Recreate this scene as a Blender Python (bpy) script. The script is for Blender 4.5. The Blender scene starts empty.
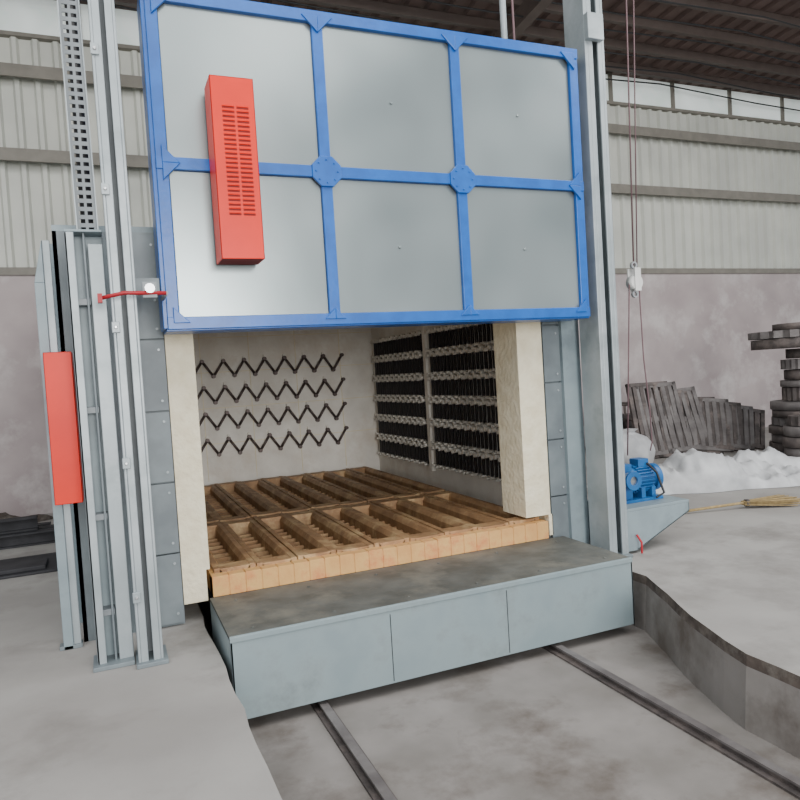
import bpy, bmesh, math, random
from mathutils import Vector, Matrix, noise
random.seed(4)
S=1.25; GZ=0.32
# ------------------------------------------------------------ materials
def mat(name, c1, c2=None, rough=.6, metal=0., scale=6., bump=0., detail=6., lo=.35, hi=.65, c3=None, s3=1.2, emit=0., stretch=None, bscale=None, spec=.5):
    m=bpy.data.materials.new(name); m.use_nodes=True
    nt=m.node_tree; N=nt.nodes; L=nt.links
    b=N['Principled BSDF']; b.inputs['Roughness'].default_value=rough; b.inputs['Metallic'].default_value=metal
    b.inputs['Specular IOR Level'].default_value=spec
    tc=N.new('ShaderNodeTexCoord'); mp=N.new('ShaderNodeMapping'); L.new(tc.outputs['Object'],mp.inputs['Vector'])
    if stretch: mp.inputs['Scale'].default_value=stretch
    if c2 is None: c2=tuple(min(1,x*.82) for x in c1)
    n=N.new('ShaderNodeTexNoise'); n.inputs['Scale'].default_value=scale; n.inputs['Detail'].default_value=detail
    L.new(mp.outputs[0],n.inputs['Vector'])
    r=N.new('ShaderNodeValToRGB'); r.color_ramp.elements[0].position=lo; r.color_ramp.elements[1].position=hi
    r.color_ramp.elements[0].color=(*c2,1); r.color_ramp.elements[1].color=(*c1,1)
    L.new(n.outputs['Fac'],r.inputs['Fac']); out=r.outputs['Color']
    if c3:
        n3=N.new('ShaderNodeTexNoise'); n3.inputs['Scale'].default_value=s3; n3.inputs['Detail'].default_value=8; n3.inputs['Roughness'].default_value=.65
        L.new(mp.outputs[0],n3.inputs['Vector'])
        r3=N.new('ShaderNodeValToRGB'); r3.color_ramp.elements[0].position=.5; r3.color_ramp.elements[1].position=.68
        r3.color_ramp.elements[0].color=(0,0,0,1); r3.color_ramp.elements[1].color=(1,1,1,1)
        L.new(n3.outputs['Fac'],r3.inputs['Fac'])
        mx=N.new('ShaderNodeMix'); mx.data_type='RGBA'
        L.new(r3.outputs['Color'],mx.inputs['Factor']); L.new(out,mx.inputs['A']); mx.inputs['B'].default_value=(*c3,1)
        out=mx.outputs['Result']
    L.new(out,b.inputs['Base Color'])
    if bump:
        bp=N.new('ShaderNodeBump'); bp.inputs['Strength'].default_value=bump; bp.inputs['Distance'].default_value=.02
        nb=N.new('ShaderNodeTexNoise'); nb.inputs['Scale'].default_value=bscale or scale*4; nb.inputs['Detail'].default_value=8
        L.new(mp.outputs[0],nb.inputs['Vector']); L.new(nb.outputs['Fac'],bp.inputs['Height']); L.new(bp.outputs[0],b.inputs['Normal'])
    if emit:
        L.new(out,b.inputs['Emission Color']); b.inputs['Emission Strength'].default_value=emit
    return m
M=dict(
 steel=mat('door_panel_steel',(.325,.37,.37),(.205,.24,.245),rough=.27,metal=.65,scale=.9,bump=.07,bscale=2.2,detail=2),
 blue=mat('blue_paint',(.003,.115,.47),(.003,.09,.38),rough=.32,scale=9,bump=.05),
 red=mat('red_paint',(.78,.022,.005),(.68,.017,.004),rough=.38,scale=3,spec=.3),
 slot=mat('slot_dark_red',(.20,.006,.004),rough=.7),
 redd=mat('red_rod',(.40,.01,.02),rough=.5),
 post=mat('galvanised_grey_paint',(.40,.44,.46),(.29,.335,.35),rough=.4,metal=.2,scale=3,c3=(.23,.27,.28),s3=2),
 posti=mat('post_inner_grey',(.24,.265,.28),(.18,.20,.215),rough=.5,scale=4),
 shell=mat('shell_blue_grey_paint',(.27,.335,.36),(.21,.265,.29),rough=.45,scale=3,c3=(.17,.215,.235),s3=2.5),
 shelld=mat('shell_dark_grey_paint',(.19,.225,.24),(.14,.165,.18),rough=.5,scale=5),  # darker grey of the steel front plates and base plates
 seam=mat('seam_dark',(.03,.032,.035),rough=.8),
 deckf=mat('car_front_paint',(.27,.335,.35),(.22,.28,.30),rough=.45,scale=3,c3=(.20,.24,.25),s3=3),
 deck=mat('car_deck_grey',(.125,.13,.12),(.08,.083,.075),rough=.6,scale=5,c3=(.17,.165,.14),s3=3,bump=.15),
 fiber=mat('refractory_fibre_cream',(.86,.79,.60),(.76,.68,.49),rough=.95,scale=8,bump=.5,bscale=25),
 fwhite=mat('chamber_fibre_white',(.88,.86,.80),(.76,.73,.67),rough=.95,scale=3,bump=.4,bscale=12,c3=(.72,.66,.58),s3=2),
 brick=mat('fire_brick_yellow',(.72,.46,.17),(.62,.33,.12),rough=.9,scale=4,c3=(.60,.19,.08),s3=4,bump=.3),
 iron=mat('cast_grate_brown',(.40,.235,.115),(.26,.145,.07),rough=.55,scale=7,c3=(.54,.38,.20),s3=5,bump=.35,metal=.15),
 irond=mat('grate_slot_brown',(.13,.08,.045),(.06,.037,.025),rough=.85,scale=10,bump=.3),
 heater=mat('heating_wire_black',(.022,.018,.020),rough=.55),
 zig=mat('heating_strip_brown',(.11,.085,.08),rough=.45,metal=.5),
 ceramic=mat('ceramic_bobbin',(.84,.81,.74),rough=.6),
 plaster=mat('plaster_wall',(.46,.40,.395),(.36,.305,.305),rough=.9,scale=1.1,c3=(.54,.50,.49),s3=1.6,bump=.2,bscale=6),
 corr=mat('corrugated_sheet_cream',(.60,.61,.55),(.51,.52,.475),rough=.5,scale=1.2),
 girt=mat('girt_dark_steel',(.105,.08,.07),rough=.6),
 girtl=mat('girt_grey_steel',(.22,.205,.175),rough=.6),
 roof=mat('roof_sheet_brown',(.18,.125,.11),(.13,.09,.08),rough=.7,scale=2),
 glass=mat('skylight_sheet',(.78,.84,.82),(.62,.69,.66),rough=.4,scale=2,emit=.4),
 conc=mat('concrete_floor',(.37,.355,.335),(.28,.265,.25),rough=.85,scale=1.0,c3=(.215,.20,.185),s3=1.1,bump=.15,bscale=9),
 dirt=mat('pit_dirt',(.12,.095,.08),(.05,.038,.032),rough=.95,scale=6,bump=.5,bscale=14,c3=(.17,.15,.13),s3=7),
 pit=mat('pit_concrete',(.27,.25,.235),(.19,.175,.16),rough=.9,scale=2,c3=(.12,.10,.085),s3=1.5,bump=.2,bscale=9),
 rust=mat('dark_rusty_steel',(.125,.105,.10),(.07,.06,.057),rough=.7,scale=6,c3=(.20,.165,.15),s3=4,bump=.4,metal=.2),
 rusty2=mat('cast_iron_grey',(.20,.185,.18),(.125,.112,.11),rough=.6,scale=6,bump=.3,metal=.2),
 motor=mat('motor_blue',(.015,.13,.36),(.01,.09,.27),rough=.4,scale=8),
 tarp=mat('woven_tarp_white',(.60,.61,.62),(.38,.385,.395),rough=.55,scale=3,bump=.5,bscale=8),
 straw=mat('straw',(.42,.31,.15),(.28,.20,.09),rough=.95,scale=30),
 cable=mat('black_cable',(.02,.02,.022),rough=.5),
 rope=mat('wire_rope',(.16,.09,.10),rough=.6),
 white=mat('white_paint',(.72,.72,.70),rough=.45),
 chrome=mat('bright_steel',(.55,.56,.57),rough=.3,metal=.8),
 black=mat('blackened_steel',(.035,.035,.04),(.015,.015,.018),rough=.7,scale=5),
)
# ------------------------------------------------------------ builder
class Bd:
    def __init__(s,name): s.name=name; s.bm=bmesh.new(); s.mats=[]; 
    def mi(s,k):
        m=M[k]
        if m not in s.mats: s.mats.append(m)
        return s.mats.index(m)
    def poly(s,pts,k,smooth=False):
        f=s.bm.faces.new([s.bm.verts.new(p) for p in pts]); f.material_index=s.mi(k); f.smooth=smooth; return f
    def hull(s,vs,faces,k,smooth=False):
        v=[s.bm.verts.new(p) for p in vs]; i=s.mi(k)
        for f in faces:
            try:
                g=s.bm.faces.new([v[j] for j in f]); g.material_index=i; g.smooth=smooth
            except ValueError: pass
    def box(s,x0,x1,y0,y1,z0,z1,k,mtx=None):
        v=[Vector((x,y,z)) for z in (z0,z1) for x,y in ((x0,y0),(x1,y0),(x1,y1),(x0,y1))]
        if mtx: v=[mtx@p for p in v]
        s.hull(v,[(3,2,1,0),(4,5,6,7),(0,1,5,4),(1,2,6,5),(2,3,7,6),(3,0,4,7)],k)
    def prism(s,pts,d,k):
        n=len(pts); a=[Vector(p) for p in pts]; b=[p+Vector(d) for p in a]
        s.hull(a+b,[tuple(range(n))[::-1],tuple(range(n,2*n))]+[(i,(i+1)%n,n+(i+1)%n,n+i) for i in range(n)],k)
    def cyl(s,p0,p1,r,k,seg=16,r2=None,caps=True):
        p0=Vector(p0);p1=Vector(p1); r2=r if r2 is None else r2
        d=(p1-p0).normalized(); u=d.orthogonal().normalized(); w=d.cross(u)
        A=[];Bv=[]
        for i in range(seg):
            a=2*math.pi*i/seg; o=u*math.cos(a)+w*math.sin(a)
            A.append(s.bm.verts.new(p0+o*r)); Bv.append(s.bm.verts.new(p1+o*r2))
        i_=s.mi(k)
        for i in range(seg):
            f=s.bm.faces.new((A[i],A[(i+1)%seg],Bv[(i+1)%seg],Bv[i])); f.smooth=True; f.material_index=i_
        if caps:
            f=s.bm.faces.new(A[::-1]); f.material_index=i_
            f=s.bm.faces.new(Bv); f.material_index=i_
    def ring(s,c,ax,ro,ri,h,k,seg=28,teeth=0):
        c=Vector(c); d=Vector(ax).normalized(); u=d.orthogonal().normalized(); w=d.cross(u)
        L=[[],[],[],[]]
        for i in range(seg):
            a=2*math.pi*i/seg; o=u*math.cos(a)+w*math.sin(a)
            R=ro*(1-.07*(i%2)) if teeth else ro
            for j,(rr,hh) in enumerate(((R,0),(R,h),(ri,h),(ri,0))): L[j].append(s.bm.verts.new(c+o*rr+d*hh))
        k_=s.mi(k)
        for i in range(seg):
            n=(i+1)%seg
            for j in range(4):
                f=s.bm.faces.new((L[j][i],L[j][n],L[(j+1)%4][n],L[(j+1)%4][i])); f.material_index=k_; f.smooth=(j in(0,2) and not teeth)
    def tube(s,pts,r,k,seg=6):
        P=[Vector(p) for p in pts]; rings=[]; k_=s.mi(k); u=None
        for i,p in enumerate(P):
            d=(P[min(i+1,len(P)-1)]-P[max(i-1,0)]).normalized()
            if u is None: u=d.orthogonal().normalized()
            else:
                u=(u-d*u.dot(d)); u=u.normalized() if u.length>1e-4 else d.orthogonal().normalized()
            w=d.cross(u)
            rings.append([s.bm.verts.new(p+(u*math.cos(2*math.pi*j/seg)+w*math.sin(2*math.pi*j/seg))*r) for j in range(seg)])
        for a,b in zip(rings,rings[1:]):
            for j in range(seg):
                f=s.bm.faces.new((a[j],a[(j+1)%seg],b[(j+1)%seg],b[j])); f.smooth=True; f.material_index=k_
        for q in (rings[0][::-1],rings[-1]):
            f=s.bm.faces.new(q); f.material_index=k_
    def done(s,bevel=0,origin=None,name=None):
        bmesh.ops.recalc_face_normals(s.bm,faces=s.bm.faces[:])
        me=bpy.data.meshes.new(s.name)
        if origin is None:
            xs=[v.co for v in s.bm.verts]
            origin=Vector(((min(v.x for v in xs)+max(v.x for v in xs))/2,(min(v.y for v in xs)+max(v.y for v in xs))/2,min(v.z for v in xs)))
        o_=Vector(origin)
        for v in s.bm.verts: v.co=(v.co-o_)*S
        s.bm.to_mesh(me); s.bm.free()
        for m in s.mats: me.materials.append(m)
        o=bpy.data.objects.new(s.name,me); o.location=((o_.x)*S,(o_.y)*S,(o_.z-GZ)*S)
        bpy.context.collection.objects.link(o)
        if bevel:
            b=o.modifiers.new('b','BEVEL'); b.width=bevel*S; b.segments=2; b.limit_method='ANGLE'; b.angle_limit=math.radians(50)
        return o
def W(x,y,z): return ((x)*S,(y)*S,(z-GZ)*S)

# ------------------------------------------------------------ room shell
WY=8.4; WZ=2.91; WT=5.85
b=Bd('wall_back')
b.box(-12,22,WY,WY+.3,GZ,WZ,'plaster')
b.box(-12,22,WY-.03,WY+.02,WZ-.03,WZ+.05,'girtl')
x=-12; i_=b.mi('corr'); pts=[]
while x<22:
    pts+= [(x,WY+.06),(x+.11,WY+.06),(x+.135,WY+.015),(x+.175,WY+.015)]; x+=.20
lo=[b.bm.verts.new((px,py,WZ+.05)) for px,py in pts]; hi=[b.bm.verts.new((px,py,WT-.42)) for px,py in pts]
for i in range(len(pts)-1):
    f=b.bm.faces.new((lo[i],lo[i+1],hi[i+1],hi[i])); f.material_index=i_
b.box(-12,22,WY+.1,WY+.14,WZ,WT,'corr')
for z,k in ((4.15,'girtl'),(5.02,'girtl')):
    b.box(-12,22,WY-.13,WY+.01,z,z+.03,k); b.box(-12,22,WY-.13,WY-.10,z-.10,z,k)
b.done()
b=Bd('window_1')
x=-12
while x<22:
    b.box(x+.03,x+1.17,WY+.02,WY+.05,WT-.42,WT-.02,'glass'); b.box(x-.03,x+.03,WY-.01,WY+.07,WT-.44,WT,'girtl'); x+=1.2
b.box(-12,22,WY-.02,WY+.06,WT-.46,WT-.42,'girtl')
b.done()
b=Bd('ceiling')
sl=.10
def RZ(y): return WT+(WY-y)*sl
x=-12
while x<22:
    for (a,c,h0,h1) in ((0,.14,0,0),(.14,.17,0,.04),(.17,.23,.04,.04),(.23,.26,.04,0)):
        b.poly([(x+a,WY+.3,RZ(WY+.3)+h0),(x+c,WY+.3,RZ(WY+.3)+h1),(x+c,3.4,RZ(3.4)+h1),(x+a,3.4,RZ(3.4)+h0)],'roof')
    x+=.26
y=WY-.25
while y>3.4:
    b.box(-12,22,y-.03,y+.03,RZ(y)-.12,RZ(y)-.01,'girt'); y-=.5
for x in (-6,-2.2,4.9,14.5):
    b.prism([(x-.07,WY-.1,RZ(WY-.1)-.32),(x-.07,3.4,RZ(3.4)-.32),(x-.07,3.4,RZ(3.4)-.12),(x-.07,WY-.1,RZ(WY-.1)-.12)],(.14,0,0),'girt')
for i in range(9):
    y=7.9-.36*i
    b.tube([(-8+24*t/12,y+.5*t/12,RZ(y)-.20-.03*(i%3)-.12*math.sin(math.pi*(t%4)/4)) for t in range(13)],.011,'cable')
b.done()
# floor with car pit
b=Bd('floor')
PX0,PX1,PY0,PY1=.40,2.80,-3.,7.6
n=70; ys=[PY0+(PY1-PY0)*i/n for i in range(n+1)]
def nz(y,s): 
    if y>3.9: return 0
    return .020*noise.noise(Vector((s,y*1.7,0)))+.016*noise.noise(Vector((s,y*6,0)))
def le(y): return PX0+nz(y,1)
def re(y):
    if y>3.9: return PX1+.03
    if y>3.2: v=2.83
    elif y>2.2: v=2.83-(3.2-y)*.42
    else: v=2.41
    return v+nz(y,7)
PB=.0
for i in range(n):
    y0,y1=ys[i],ys[i+1]; l0,l1,r0,r1=le(y0),le(y1),re(y0),re(y1)
    b.poly([(-12,y0,GZ),(l0,y0,GZ),(l1,y1,GZ),(-12,y1,GZ)],'conc')
    b.poly([(r0,y0,GZ),(22,y0,GZ),(22,y1,GZ),(r1,y1,GZ)],'conc')
    b.poly([(l0,y0,GZ),(l0-.03,y0,PB-.01),(l1-.03,y1,PB-.01),(l1,y1,GZ)],'dirt')
    b.poly([(r0,y0,GZ),(r1,y1,GZ),(r1-.006,y1,GZ-.05),(r0-.006,y0,GZ-.05)],'dirt')
    b.poly([(r0-.006,y0,GZ-.05),(r1-.006,y1,GZ-.05),(r1-.03,y1,PB-.01),(r0-.03,y0,PB-.01)],'pit')
b.poly([(-12,PY1,GZ),(22,PY1,GZ),(22,WY+.3,GZ),(-12,WY+.3,GZ)],'conc')
b.poly([(-12,-12,GZ),(22,-12,GZ),(22,PY0,GZ),(-12,PY0,GZ)],'conc')
b.poly([(-.2,PY0,PB),(3.4,PY0,PB),(3.4,PY1,PB),(-.2,PY1,PB)],'pit')
b.poly([(PX0-.1,PY0,GZ),(PX1+.3,PY0,GZ),(PX1+.3,PY0,PB),(PX0-.1,PY0,PB)],'dirt')
b.poly([(PX0-.1,PY1,GZ),(PX1+.3,PY1,GZ),(PX1+.3,PY1,PB),(PX0-.1,PY1,PB)],'dirt')
b.done()
b=Bd('rail_track')
for x in (.85,2.2):
    b.box(x-.04,x+.04,-2.9,7.3,PB,PB+.01,'rust'); b.box(x-.01,x+.01,-2.9,7.3,PB+.01,PB+.03,'rust'); b.box(x-.02,x+.02,-2.9,7.3,PB+.03,PB+.04,'rusty2')
b.done()
# ------------------------------------------------------------ furnace body
b=Bd('industrial_electric_furnace')
FY=3.92; BY=7.9; TZ=2.42
XL=-.2; XR=2.92
b.box(XL,XL+.02,FY,BY,GZ,TZ,'shell'); b.box(XR-.02,XR,FY,BY,GZ,TZ,'shell')
b.box(XL,XR,BY-.02,BY,GZ,TZ,'shell'); b.box(XL,XR,FY,BY,TZ,TZ+.03,'shell')
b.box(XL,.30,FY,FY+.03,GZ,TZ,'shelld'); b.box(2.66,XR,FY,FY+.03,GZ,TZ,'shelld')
b.box(.30,2.66,FY,FY+.03,1.97,TZ,'shell')
for z0 in (.34,.72,1.10,1.48,1.86,2.12):
    z1={.34:.71,.72:1.09,1.10:1.47,1.48:1.85,1.86:2.11,2.12:2.40}[z0]
    for xa,xb in ((.155,.295),(2.67,2.80)):
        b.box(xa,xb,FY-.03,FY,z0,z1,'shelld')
        for zz in (z0+.05,z1-.05): b.cyl((xb-.03,FY-.036,zz),(xb-.03,FY-.03,zz),.007,'post',8)
b.box(2.80,XR+.02,FY-.06,FY,GZ,TZ,'shell')
for y in (4.3,5.1,5.9,6.7,7.5):
    b.box(XL-.07,XL,y-.04,y+.04,GZ,TZ,'shell'); b.box(XR,XR+.07,y-.04,y+.04,GZ,TZ,'shell')
b.box(.30,.425,FY-.03,4.18,.43,1.99,'fiber'); b.box(2.47,2.66,FY-.03,4.18,.60,1.99,'fiber'); b.box(2.645,2.675,FY-.03,4.18,.46,.60,'fiber')
b.box(.425,.445,FY-.03,4.18,.60,1.99,'fiber')
b.box(.30,2.66,FY-.02,4.18,1.97,2.36,'fiber')
b.box(.0,.30,FY+.03,4.18,GZ,2.36,'fwhite'); b.box(2.68,2.9,FY+.03,4.18,GZ,2.36,'fwhite')
b.box(-.1,.30,4.18,7.65,GZ,2.36,'fwhite'); b.box(2.80,2.9,4.18,7.65,GZ,2.36,'fwhite')
b.box(.30,2.80,7.42,7.65,GZ,2.36,'fwhite'); b.box(.30,2.80,4.18,7.42,2.18,2.36,'fwhite')
for z in (.98,1.35,1.72,2.08): b.box(.30,2.80,7.412,7.42,z,z+.006,'fiber')
for x in (.9,1.4,1.9,2.4): b.box(x,x+.006,7.412,7.42,.6,2.18,'fiber')
for z in (1.76,1.49,1.22,.95):
    p=[]; n=16; x0,x1=.70,2.42
    for i in range(n+1): p.append((x0+(x1-x0)*i/n, 7.385, z+(.08 if i%2==0 else -.08)))
    for q,w in zip(p,p[1:]): b.cyl(q,w,.0135,'zig',6)
    for i,q in enumerate(p):
        b.cyl((q[0],7.42,q[2]),(q[0],7.365,q[2]),.02,'zig',8)
        if i%2==0: b.cyl((q[0],7.42,q[2]+.03),(q[0],7.38,q[2]+.03),.014,'ceramic',8)
# heater banks on right wall: hairpin ribbons hung between ceramic bobbins
for (ya,yb) in ((4.30,5.90),(6.02,7.34)):
    for r in range(6):
        z0=.718+r*.215; z1=z0+.165
        n=int((yb-ya)/.066); st=(yb-ya)/n
        for i in range(n):
            y=ya+st*i
            za=z0+.012*(i%2); zb=z1-.012*(i%2)
            b.box(2.786,2.792,y+st*.08,y+st*.72,za,zb,'heater')
            b.cyl((2.80,y+st*.38,zb+.014),(2.742,y+st*.38,zb+.014),.018,'ceramic',8)
            b.cyl((2.80,y+st*.88,za-.010),(2.752,y+st*.88,za-.010),.012,'ceramic',8)
            b.cyl((2.77,y+st*.15,za),(2.77,y+st*.15,zb),.006,'heater',5,caps=False)
b.box(2.76,2.80,5.925,5.985,.66,2.05,'fwhite')
b.done()
# left front guide column
b=Bd('counterweight_guide_column')
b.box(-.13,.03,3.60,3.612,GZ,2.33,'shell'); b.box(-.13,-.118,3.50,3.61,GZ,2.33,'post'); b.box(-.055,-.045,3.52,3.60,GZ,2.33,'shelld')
b.box(-.13,-.09,3.50,3.512,GZ,2.33,'post'); b.box(-.035,.028,3.52,3.60,GZ,2.28,'post'); b.box(-.13,.03,3.50,3.61,2.33,2.342,'shell')
for z in (.55,1.0,1.5,2.0): b.box(-.115,-.04,3.53,3.60,z,z+.03,'posti')
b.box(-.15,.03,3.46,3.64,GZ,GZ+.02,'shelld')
b.done(bevel=.003)
b=Bd('side_support_post')
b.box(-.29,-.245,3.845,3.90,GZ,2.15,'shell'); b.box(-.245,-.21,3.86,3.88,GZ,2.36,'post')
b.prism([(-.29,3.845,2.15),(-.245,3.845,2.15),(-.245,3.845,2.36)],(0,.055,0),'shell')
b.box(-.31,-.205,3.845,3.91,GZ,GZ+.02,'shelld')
b.done(bevel=.003)
# ------------------------------------------------------------ lift posts
def chan(b,x0,x1,y0,y1,z0,z1,t=.012,lip=.03):
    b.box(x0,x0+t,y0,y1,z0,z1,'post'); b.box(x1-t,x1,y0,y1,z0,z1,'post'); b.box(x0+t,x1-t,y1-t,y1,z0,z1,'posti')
    b.box(x0+t,x0+lip,y0,y0+t,z0,z1,'post'); b.box(x1-lip,x1-t,y0,y0+t,z0,z1,'post')
b=Bd('door_lift_post')
chan(b,.045,.155,3.42,3.56,GZ,4.94,lip=.044)
for z in [GZ+.3+.62*i for i in range(7)]:
    b.box(.04,.075,3.408,3.42,z,z+.05,'post'); b.cyl((.057,3.42,z+.025),(.057,3.40,z+.025),.008,'chrome',8)
b.box(.035,.175,3.39,3.60,GZ,GZ+.02,'shelld')
b.box(.155,.27,3.57,3.585,2.05,2.13,'shelld')
b.done(bevel=.003)
b=Bd('door_lift_post')
b.box(2.90,2.925,3.60,3.80,GZ,4.94,'post'); b.box(2.925,3.03,3.78,3.80,GZ,4.94,'posti'); b.box(3.03,3.05,3.60,3.80,GZ,4.94,'post')
b.box(2.925,2.96,3.60,3.615,GZ,4.94,'post'); b.box(3.0,3.03,3.60,3.615,GZ,4.94,'post')
b.box(2.88,3.05,3.56,3.84,GZ,GZ+.02,'shelld')
b.box(2.90,3.02,3.56,3.60,3.60,3.76,'post')
b.done(bevel=.003)
b=Bd('lift_head_beam')
b.box(-.1,3.75,3.42,3.44,4.95,5.15,'post'); b.box(-.1,3.75,3.94,3.96,4.95,5.15,'post'); b.box(-.1,3.75,3.44,3.94,4.95,4.97,'posti')
b.cyl((2.45,3.70,3.54),(2.45,3.70,4.95),.008,'rope',6); b.cyl((.65,3.70,3.54),(.65,3.70,4.95),.008,'rope',6)
b.cyl((2.38,3.7,3.54),(2.38,3.7,4.95),.02,'post',10)
b.done(bevel=.003)
# ------------------------------------------------------------ door
b=Bd('furnace_lift_door')
DX=[.325,1.155,1.97,2.795]; DZ=[1.91,2.69,3.50]; F=3.60
b.box(.30,2.82,F+.02,F+.20,1.90,3.51,'steel')
b.box(.33,2.79,F+.20,F+.27,1.93,3.48,'fiber')
for i in range(3):
    for j in range(2):
        b.box(DX[i]+.03,DX[i+1]-.03,F+.008,F+.02,DZ[j]+.03,DZ[j+1]-.03,'steel')
w=.030
for k,x in enumerate(DX):
    ww=w if k in(1,2) else w*.95
    b.box(x-ww,x+ww,F-.012,F+.02,1.88,3.53,'blue')
for k,z in enumerate(DZ):
    b.box(.296,2.825,F-.018,F+.02,z-w,z+w,'blue')
for x in (.285,2.815): b.box(x-.008,x+.02,F,F+.2,1.885,3.525,'blue')
b.box(.29,2.83,F,F+.2,1.872,1.884,'blue')
def octo(x,z,r):
    pts=[]
    for i in range(8):
        a=math.radians(22.5+45*i); pts.append((x+r*math.cos(a),F-.028,z+r*math.sin(a)))
    b.prism(pts,(0,.02,0),'blue')
for x in DX[1:3]:
    octo(x,DZ[1],.086)
    for a in range(8):
        an=math.radians(45*a); b.cyl((x+.06*math.cos(an),F-.034,DZ[1]+.06*math.sin(an)),(x+.06*math.cos(an),F-.028,DZ[1]+.06*math.sin(an)),.006,'blue',6)
def gus(x,z,sx,sz,r=.085):
    b.prism([(x,F-.026,z),(x+sx*r,F-.026,z),(x,F-.026,z+sz*r)],(0,.018,0),'blue')
gus(DX[0],DZ[1],1,1);gus(DX[0],DZ[1],1,-1);gus(DX[3],DZ[1],-1,1);gus(DX[3],DZ[1],-1,-1)
for x in DX[1:3]:
    for sx in (-1,1): gus(x,DZ[0],sx,1,.06); gus(x,DZ[2],sx,-1)
for x,sx in ((DX[0],1),(DX[3],-1)): gus(x,DZ[0],sx,1,.08); gus(x,DZ[2],sx,-1,.1)
for i in range(3):
    for j in range(2):
        x=(DX[i]+DX[i+1])/2; z=(DZ[j]+DZ[j+1])/2; b.cyl((x,F,z),(x,F+.01,z),.008,'steel',10)
b.done(bevel=.003)
# ------------------------------------------------------------ red covers
def cover(name,x0,x1,y0,y1,z0,z1,slots):
    b=Bd(name); t=.006
    b.box(x0,x1,y0,y0+t,z0,z1,'red'); b.box(x0,x0+t,y0,y1,z0,z1,'red'); b.box(x1-t,x1,y0,y1,z0,z1,'red')
    b.box(x0,x1,y0,y1,z1-t,z1,'red'); b.box(x0+t,x1-t,y0+t,y1,z0,z0+t,'slot')
    if slots:
        h=z1-z0
        for c0,c1 in ((.24,.52),(.57,.85)):
            xa=x0+(x1-x0)*c0; xb=x0+(x1-x0)*c1
            z=z0+h*.24
            while z<z0+h*.84:
                b.box(xa,xb,y0-.0015,y0+.004,z,z+.008,'slot')
                b.prism([(xa,y0,z+.008),(xa,y0-.007,z+.009),(xa,y0,z+.018)],(xb-xa,0,0),'red')
                z+=.022
    b.done(bevel=.003)
cover('red_louvered_cover_box',.548,.755,3.40,3.572,2.195,3.06,True)
cover('red_cover_box',-.268,-.145,3.70,3.842,1.07,1.80,False)
b=Bd('door_clamp_rod')
b.tube([(.0,3.36,2.01),(.10,3.34,2.03),(.28,3.36,2.03)],.009,'redd',8); b.box(.18,.24,3.35,3.40,2.01,2.08,'posti'); b.cyl((.21,3.35,2.05),(.21,3.335,2.05),.022,'chrome',12)
b.cyl((.28,3.36,2.03),(.28,3.58,2.03),.010,'posti',8); b.box(-.01,.01,3.345,3.385,1.99,2.03,'redd')
b.done()
b=Bd('perforated_cable_tray')
p0=Vector((-.045,3.56,4.6)); p1=Vector((-.03,3.56,2.345)); d=(p1-p0); n=60; hw=.042
for i in range(n):
    a=p0+d*i/n; c=p0+d*(i+.5)/n; e=p0+d*(i+1)/n
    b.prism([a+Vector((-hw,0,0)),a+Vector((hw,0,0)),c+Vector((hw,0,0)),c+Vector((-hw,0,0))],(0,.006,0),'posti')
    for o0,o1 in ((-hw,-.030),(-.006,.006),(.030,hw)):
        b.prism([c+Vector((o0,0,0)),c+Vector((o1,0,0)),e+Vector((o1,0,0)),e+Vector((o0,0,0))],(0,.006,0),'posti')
for o in (-hw-.004,hw):
    b.prism([p0+Vector((o,-.03,0)),p0+Vector((o+.005,-.03,0)),p1+Vector((o+.005,-.03,0)),p1+Vector((o,-.03,0))],(0,.035,0),'post')
b.tube([p0+Vector((0,.03,0)),p0+d*.5+Vector((.01,.03,0)),p1+Vector((0,.03,0))],.028,'cable')
b.done()
# ------------------------------------------------------------ bogie car
b=Bd('furnace_bogie_car')
cx0,cx1=.43,2.73; ky=3.20; kb=3.86
b.box(cx0,cx1,ky+.012,kb,.432,.45,'deck')
b.box(cx0,cx1,ky,ky+.012,.06,.452,'deckf'); b.box(cx1-.012,cx1,ky,kb,.06,.445,'deckf'); b.box(cx0,cx0+.012,ky,kb,.06,.445,'deckf')
for x in (cx0+.78,cx0+1.45): b.box(x,x+.005,ky-.002,ky+.006,.07,.41,'seam')
b.box(cx0,cx1,ky-.006,ky+.0,.425,.450,'deckf')
for x in (.55,.95,1.35,1.75,2.15,2.6):
    for y in (3.28,3.75): b.cyl((x,y,.45),(x,y,.455),.010,'deck',8)
b.box(cx0+.05,2.62,kb,7.38,.10,.44,'seam')
for x in (.85,2.2):
    for y in (3.5,4.6,5.9,7.0): b.cyl((x-.04,y,.14),(x+.04,y,.14),.10,'rust',20)
bx0,bx1=.45,2.62
n=24
for i in range(n):
    xa=bx0+(bx1-bx0)*i/n; xb=bx0+(bx1-bx0)*(i+1)/n-.004
    b.box(xa,xb,kb,kb+.12,.45,.562+random.uniform(-.003,.003),'brick')
b.box(bx0,bx1,kb+.004,kb+.12,.45,.555,'brick')
for i in range(20):
    y0=kb+.12+i*.17; 
    b.box(bx1-.07,bx1,y0,y0+.166,.45,.562,'brick'); b.box(bx0,bx0+.07,y0,y0+.166,.45,.562,'brick')
b.box(bx0+.07,bx1-.07,kb+.12,7.38,.44,.480,'irond')
gx0,gx1=bx0+.02,bx1-.02; gz1=.585
rows=((3.93,5.28),(5.34,7.33)); nc=9; cw=(gx1-gx0)/nc
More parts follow.
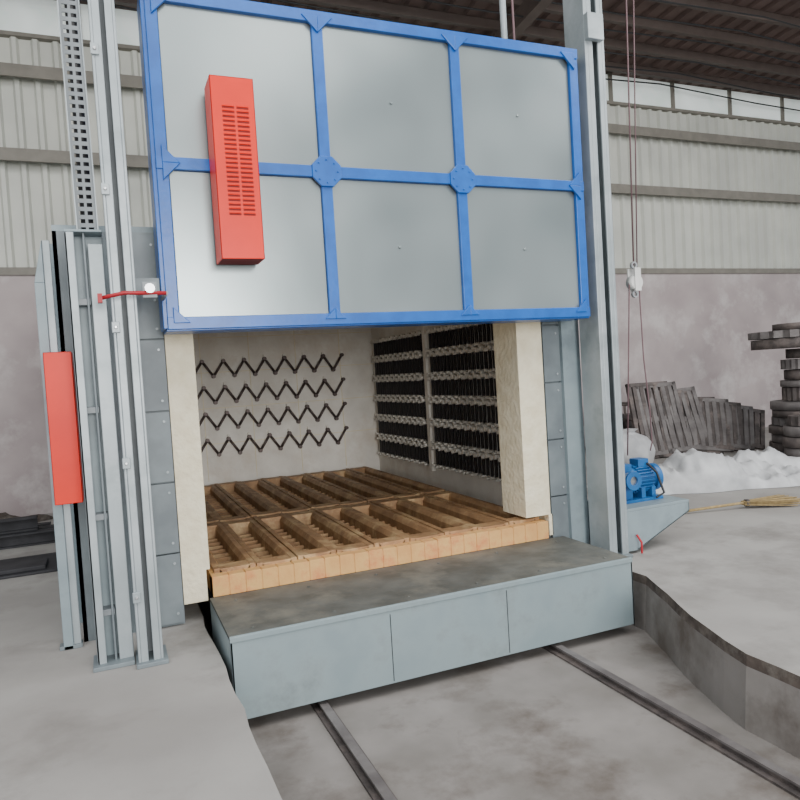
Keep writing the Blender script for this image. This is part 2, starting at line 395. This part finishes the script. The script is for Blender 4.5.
for (ya,yb) in rows:
    for i in range(nc):
        xa=gx0+i*cw; xb=xa+cw-.005; rim=.052; zt=gz1-.006*(i%2)
        for s_,xo,xi in ((1,xa,xa+rim),(-1,xb,xb-rim)):
            b.prism([(xo,ya,.462),(xo,ya,zt),(xo+s_*rim*.62,ya,zt),(xi,ya,zt-.03),(xi,ya,.462)],(0,yb-ya,0),'iron')
        b.box(xa+.03,xb-.03,ya,ya+.11,.462,zt-.004,'iron'); b.box(xa+.03,xb-.03,yb-.11,yb,.462,zt-.004,'iron')
        k=int((yb-ya)/.13)
        for j in range(1,k):
            y=ya+.09+(yb-ya-.18)*j/k; b.box(xa+rim,xb-rim,y-.010,y+.010,.465,.505,'iron')
b.done(bevel=.003)
# ------------------------------------------------------------ motor + bracket
b=Bd('motor_support_bracket')
b.box(3.055,3.60,3.62,4.05,.60,.62,'shell')
for y in (3.62,4.03):
    b.prism([(3.055,y,.60),(3.60,y,.60),(3.60,y,.54),(3.14,y,.34),(3.055,y,.34)],(0,.02,0),'shell')
b.prism([(3.60,3.62,.54),(3.14,3.62,.34),(3.14,4.05,.34),(3.60,4.05,.54)],(0,0,.012),'shell')
b.box(3.59,3.60,3.62,4.05,.54,.60,'shell'); b.box(3.055,3.066,3.62,4.05,.34,.60,'shell')
b.tube([(3.12,3.60,.45),(3.14,3.58,.40),(3.13,3.57,.33)],.008,'redd')
b.done(bevel=.003)
b=Bd('electric_hoist_motor')
mx0,mx1,my,mz=3.30,3.48,3.86,.76
b.cyl((mx0,my,mz),(mx1,my,mz),.080,'motor',24)
for i in range(24):
    a=2*math.pi*i/24; R=Matrix.Translation((0,my,mz))@Matrix.Rotation(a,4,'X')
    b.box(mx0+.02,mx1-.03,-.004,.004,.075,.098,'motor',R)
b.cyl((mx1,my,mz),(mx1+.045,my,mz),.095,'motor',24); b.cyl((mx1+.045,my,mz),(mx1+.052,my,mz),.07,'seam',20)
b.cyl((mx0-.03,my,mz),(mx0,my,mz),.095,'motor',24)
b.box(mx0-.14,mx0-.03,my-.07,my+.07,.64,.88,'motor'); b.cyl((mx0-.09,my-.14,mz+.02),(mx0-.09,my+.12,mz+.02),.04,'chrome',16)
b.ring((mx0-.09,my-.14,mz+.02),(0,-1,0),.065,.03,.02,'motor'); b.cyl((mx0-.09,my-.12,mz+.02),(mx0-.09,my-.09,mz+.02),.05,'chrome',16)
b.box(mx0+.05,mx0+.14,my-.045,my+.045,mz+.085,mz+.14,'motor')
for x in (mx0+.03,mx1-.06): b.box(x,x+.035,my-.09,my+.09,.64,mz-.05,'motor')
b.box(mx0-.15,mx1+.02,my-.11,my+.11,.62,.64,'motor')
b.tube([(mx0+.12,my-.05,mz+.11),(mx0+.14,my-.12,mz+.05),(mx0+.17,my-.15,.67),(mx0+.1,my-.15,.645)],.009,'cable')
b.done(bevel=.004)
b=Bd('rope_pulley_block')
bx,by,bz=3.45,3.88,2.13
b.cyl((bx-.0,by,bz+.12),(3.52,by,4.94),.006,'rope',6); b.cyl((bx+.03,by,bz+.1),(3.60,by,4.94),.005,'rope',6); b.cyl((3.07,by,2.7),(3.40,by,4.94),.004,'rope',6)
b.cyl((bx,by-.03,bz),(bx,by+.03,bz),.05,'white',20); b.cyl((bx,by-.035,bz),(bx,by+.035,bz),.018,'chrome',12)
b.box(bx-.026,bx+.026,by-.04,by-.03,bz-.06,bz+.10,'white'); b.box(bx-.026,bx+.026,by+.03,by+.04,bz-.06,bz+.10,'white')
b.ring((bx,by-.01,bz+.12),(0,1,0),.026,.015,.02,'chrome',16)
b.ring((bx,by-.01,bz-.08),(0,1,0),.026,.015,.02,'chrome',16)
b.cyl((bx-.045,by,bz),(3.30,by-.02,.93),.005,'rope',6)
b.tube([(bx+.04,by,bz),(bx+.05,by,1.6),(bx+.085,by,1.2),(bx+.09,by,1.0),(bx+.07,by,.94)],.005,'rope',6)
b.done()
# ------------------------------------------------------------ background props
def grate(b,mtx,w,h,k):
    t=.05
    b.box(0,w,0,t,0,.05,k,mtx); b.box(0,w,0,t,h-.05,h,k,mtx); b.box(0,.05,0,t,0,h,k,mtx); b.box(w-.05,w,0,t,0,h,k,mtx)
    n=6
    for i in range(1,n): b.box(w*i/n-.026,w*i/n+.026,0,t,.04,h-.04,k,mtx)
    b.box(0,w,.012,t-.012,h/2-.03,h/2+.03,k,mtx)
b=Bd('stacked_iron_grates')
for i in range(9):
    m=Matrix.Translation((6.10+.13*i,6.90-.03*i,GZ+.012))@Matrix.Rotation(math.radians(-10-2*i),4,'Z')@Matrix.Rotation(math.radians(-14-1.5*i),4,'X')@Matrix.Rotation(math.radians([0,-2,3,-4,4,7,9,11,13][i]),4,'Y')
    m=Matrix.Translation((0,0,[.0,.03,.01,.05,.03,0.08,.10,.12,.14][i]))@m
    grate(b,m,.58,.98-.055*i,'rusty2' if i%2 else 'rust')
b.done()
b=Bd('rusty_ring_stack')
z=GZ; c=(7.36,5.60)
for i,(ro,h,k) in enumerate(((.40,.12,'rusty2'),(.37,.10,'rust'),(.36,.10,'rusty2'),(.39,.09,'rust'),(.34,.10,'rusty2'),(.34,.08,'rust'),(.36,.10,'rusty2'),(.22,.16,'rust'),(.24,.08,'rusty2'),(.2,.12,'rust'),(.22,.12,'rusty2'),(.20,.12,'rust'),(.50,.12,'rust'),(.54,.09,'rusty2'),(.3,.08,'rust'))):
    b.ring((c[0]+random.uniform(-.03,.03),c[1]+random.uniform(-.03,.03),z),(0,0,1),ro,ro*.5,h-.01,k,40,teeth=(i%3==1)); z+=h
b.ring((6.98,5.10,GZ+.62),(-.5,-.9,.1),.16,.10,.06,'white')
for i in range(4): b.ring((6.88+.02*(i%2),5.22,GZ+.115*i),(0,0,1),.23,.11,.105,'rusty2' if i%2 else 'rust',30)
b.ring((6.87,5.22,GZ+.46),(0,0,1),.17,.08,.10,'rust',24,teeth=1)
b.done()
b=Bd('wire_basket')
cx,cy=6.85,7.85
for i in range(14):
    a=2*math.pi*i/14; b.tube([(cx+.22*math.cos(a),cy+.22*math.sin(a),GZ),(cx+.27*math.cos(a),cy+.27*math.sin(a),GZ+.65)],.012,'rust')
for z,r in ((.0,.22),(.2,.24),(.42,.255),(.63,.27)): b.ring((cx,cy,GZ+z),(0,0,1),r+.012,r-.012,.03,'rust',24)
b.cyl((cx,cy,GZ+.01),(cx,cy,GZ+.5),.17,'rusty2',20)
b.done()
def blob(name,c,sx,sy,h,k,seed,ang=0,nx=90,ny=48,fr=3.,crease=.5):
    b=Bd(name); G=[]
    for j in range(ny+1):
        row=[]
        for i in range(nx+1):
            u=i/nx*2-1; v=j/ny*2-1
            e=max(0,1-(abs(u)**3+abs(v)**3)); q=Vector((u*sx*fr,v*sy*fr,seed))
            rid=(1-abs(noise.noise(q*1.1))*2.4)
            rid2=(1-abs(noise.noise(Vector((q.x*3.4,q.y*1.5,q.z))))*2.4)
            hh=h*(e**.45)*(.40+.6*noise.noise(q*.7)+crease*(.42*rid+.26*rid2))
            edge=1+.18*noise.noise(Vector((u*2.5,v*2.5,seed+5)))
            x=u*sx*edge; y=v*sy*edge
            X=c[0]+x*math.cos(ang)-y*math.sin(ang); Y=c[1]+x*math.sin(ang)+y*math.cos(ang)
            row.append(b.bm.verts.new((X,Y,GZ+.004+max(0,hh))))
        G.append(row)
    m=b.mi(k)
    for j in range(ny):
        for i in range(nx):
            f=b.bm.faces.new((G[j][i],G[j][i+1],G[j+1][i+1],G[j+1][i])); f.material_index=m; f.smooth=True
    return b.done()
blob('white_tarp',(5.42,5.15),1.15,.42,.34,'tarp',3.1,-.36,crease=.6)
def sack(c,r,h,seed,tilt=0):
    b=Bd('white_sack'); R=[]; ns=40; nh=26; m=b.mi('tarp')
    for j in range(nh+1):
        t=j/nh
        pr=r*(.82+.35*math.sin(math.pi*min(1,t*1.15))**.8) if t<.8 else r*(.95-(t-.8)/.16*.72 if t<.93 else .30+(t-.93)*4)
        if t==0: pr=r*.75
        row=[]
        for i in range(ns):
            a=2*math.pi*i/ns
            q=Vector((math.cos(a)*1.6,math.sin(a)*1.6,t*2.2+seed))
            f=1+.20*noise.noise(q)+.07*math.sin(a*9+seed)*max(0,t-.5)*2
            row.append(b.bm.verts.new((c[0]+pr*f*math.cos(a)+tilt*t*h,c[1]+pr*.8*f*math.sin(a),GZ+.002+h*t*(1+.04*noise.noise(q)))))
        R.append(row)
    for j in range(nh):
        for i in range(ns):
            f=b.bm.faces.new((R[j][i],R[j][(i+1)%ns],R[j+1][(i+1)%ns],R[j+1][i])); f.material_index=m; f.smooth=True
    for q in (R[0][::-1],R[-1]):
        f=b.bm.faces.new(q); f.material_index=m
    b.done()
sack((6.35,7.95),.25,.72,2.2,.12)
sack((5.45,6.30),.24,.48,6.1,-.15)
blob('rubble_heap',(-2.0,7.95),1.3,.25,.2,'dirt',5.5,0)
b=Bd('steel_beam_pile')
for i,(y,z,l) in enumerate(((6.75,0,1.9),(6.92,0,2.1),(7.1,0,1.8),(6.83,.117,1.7))):
    x1=-.40-.08*i
    b.box(x1-l,x1,y-.05,y+.05,GZ+z,GZ+z+.015,'black'); b.box(x1-l,x1,y-.05,y+.05,GZ+z+.10,GZ+z+.115,'black'); b.box(x1-l,x1,y-.008,y+.008,GZ+z,GZ+z+.11,'black')
b.done()
b=Bd('rubber_mat')
b.box(-1.9,-.42,5.6,6.2,GZ,GZ+.02,'black'); b.box(-1.8,-.5,5.65,5.9,GZ+.02,GZ+.05,'black')
b.done(bevel=.006)
b=Bd('straw_broom')
b.cyl((4.15,4.32,GZ+.02),(4.75,4.16,GZ+.05),.011,'straw',8)
for i in range(70):
    t=random.uniform(-1,1); s=random.uniform(-1,1)
    b.cyl((4.72,4.168+.02*t,GZ+.045+.015*s),(5.12+random.uniform(-.06,.04),4.05+.11*t,GZ+.04+.03*s),.004,'straw',4)
b.ring((4.74,4.165,GZ+.045),(1,-.27,0),.03,.02,.03,'rust',12)
b.done()
# ------------------------------------------------------------ lights
w=bpy.data.worlds.new('World'); bpy.context.scene.world=w; w.use_nodes=True
bg=w.node_tree.nodes['Background']; bg.inputs['Color'].default_value=(.90,.95,1,1); bg.inputs['Strength'].default_value=1.0
def area(name,loc,tgt,size,e,col=(1,1,1)):
    l=bpy.data.lights.new(name,'AREA'); l.energy=e; l.size=size; l.color=col
    o=bpy.data.objects.new(name,l); bpy.context.collection.objects.link(o); o.location=loc
    o.rotation_euler=(Vector(tgt)-Vector(loc)).to_track_quat('-Z','Y').to_euler(); return o
area('overhead_fill_area',(2,-1,8.5),(2.2,4,1),6,380,(1,.98,.95))  # invented overhead fill for the furnace front, not an actual roof opening
area('overhead_fill_area.001',(9,2,7.5),(8,8,1),5,450,(1,.98,.96))  # added overhead fill aimed at the right back wall, source made up
area('overhead_fill_area.002',(-4,2,6.5),(-3,9,1.5),4,230,(1,.98,.96))  # same kind of added fill, for the left back wall
area('front_fill_area',(1.2,-9,2.9),(2.2,6,1.2),4.5,1250,(1,.98,.95))  # frontal fill added behind the camera to brighten the chamber, no doorway there
# ------------------------------------------------------------ camera
Xv=Vector((.9203,-.0716,.3846));Yv=Vector((-.3870,-.0119,.9219));Zv=Vector((-.0614,-.9973,-.0387))
right=Vector((Xv[0],Yv[0],Zv[0])).normalized(); up=-Vector((Xv[1],Yv[1],Zv[1]))
up=(up-right*up.dot(right)).normalized(); back=right.cross(up)
cd=bpy.data.cameras.new('camera'); cam=bpy.data.objects.new('camera',cd); bpy.context.collection.objects.link(cam)
R=Matrix((right,up,back)).transposed().to_4x4()
cam.matrix_world=Matrix.Translation(W(0,0,1.6))@R
cd.sensor_width=36; cd.lens=698/800*36; cd.clip_start=.05; cd.clip_end=200
bpy.context.scene.camera=cam
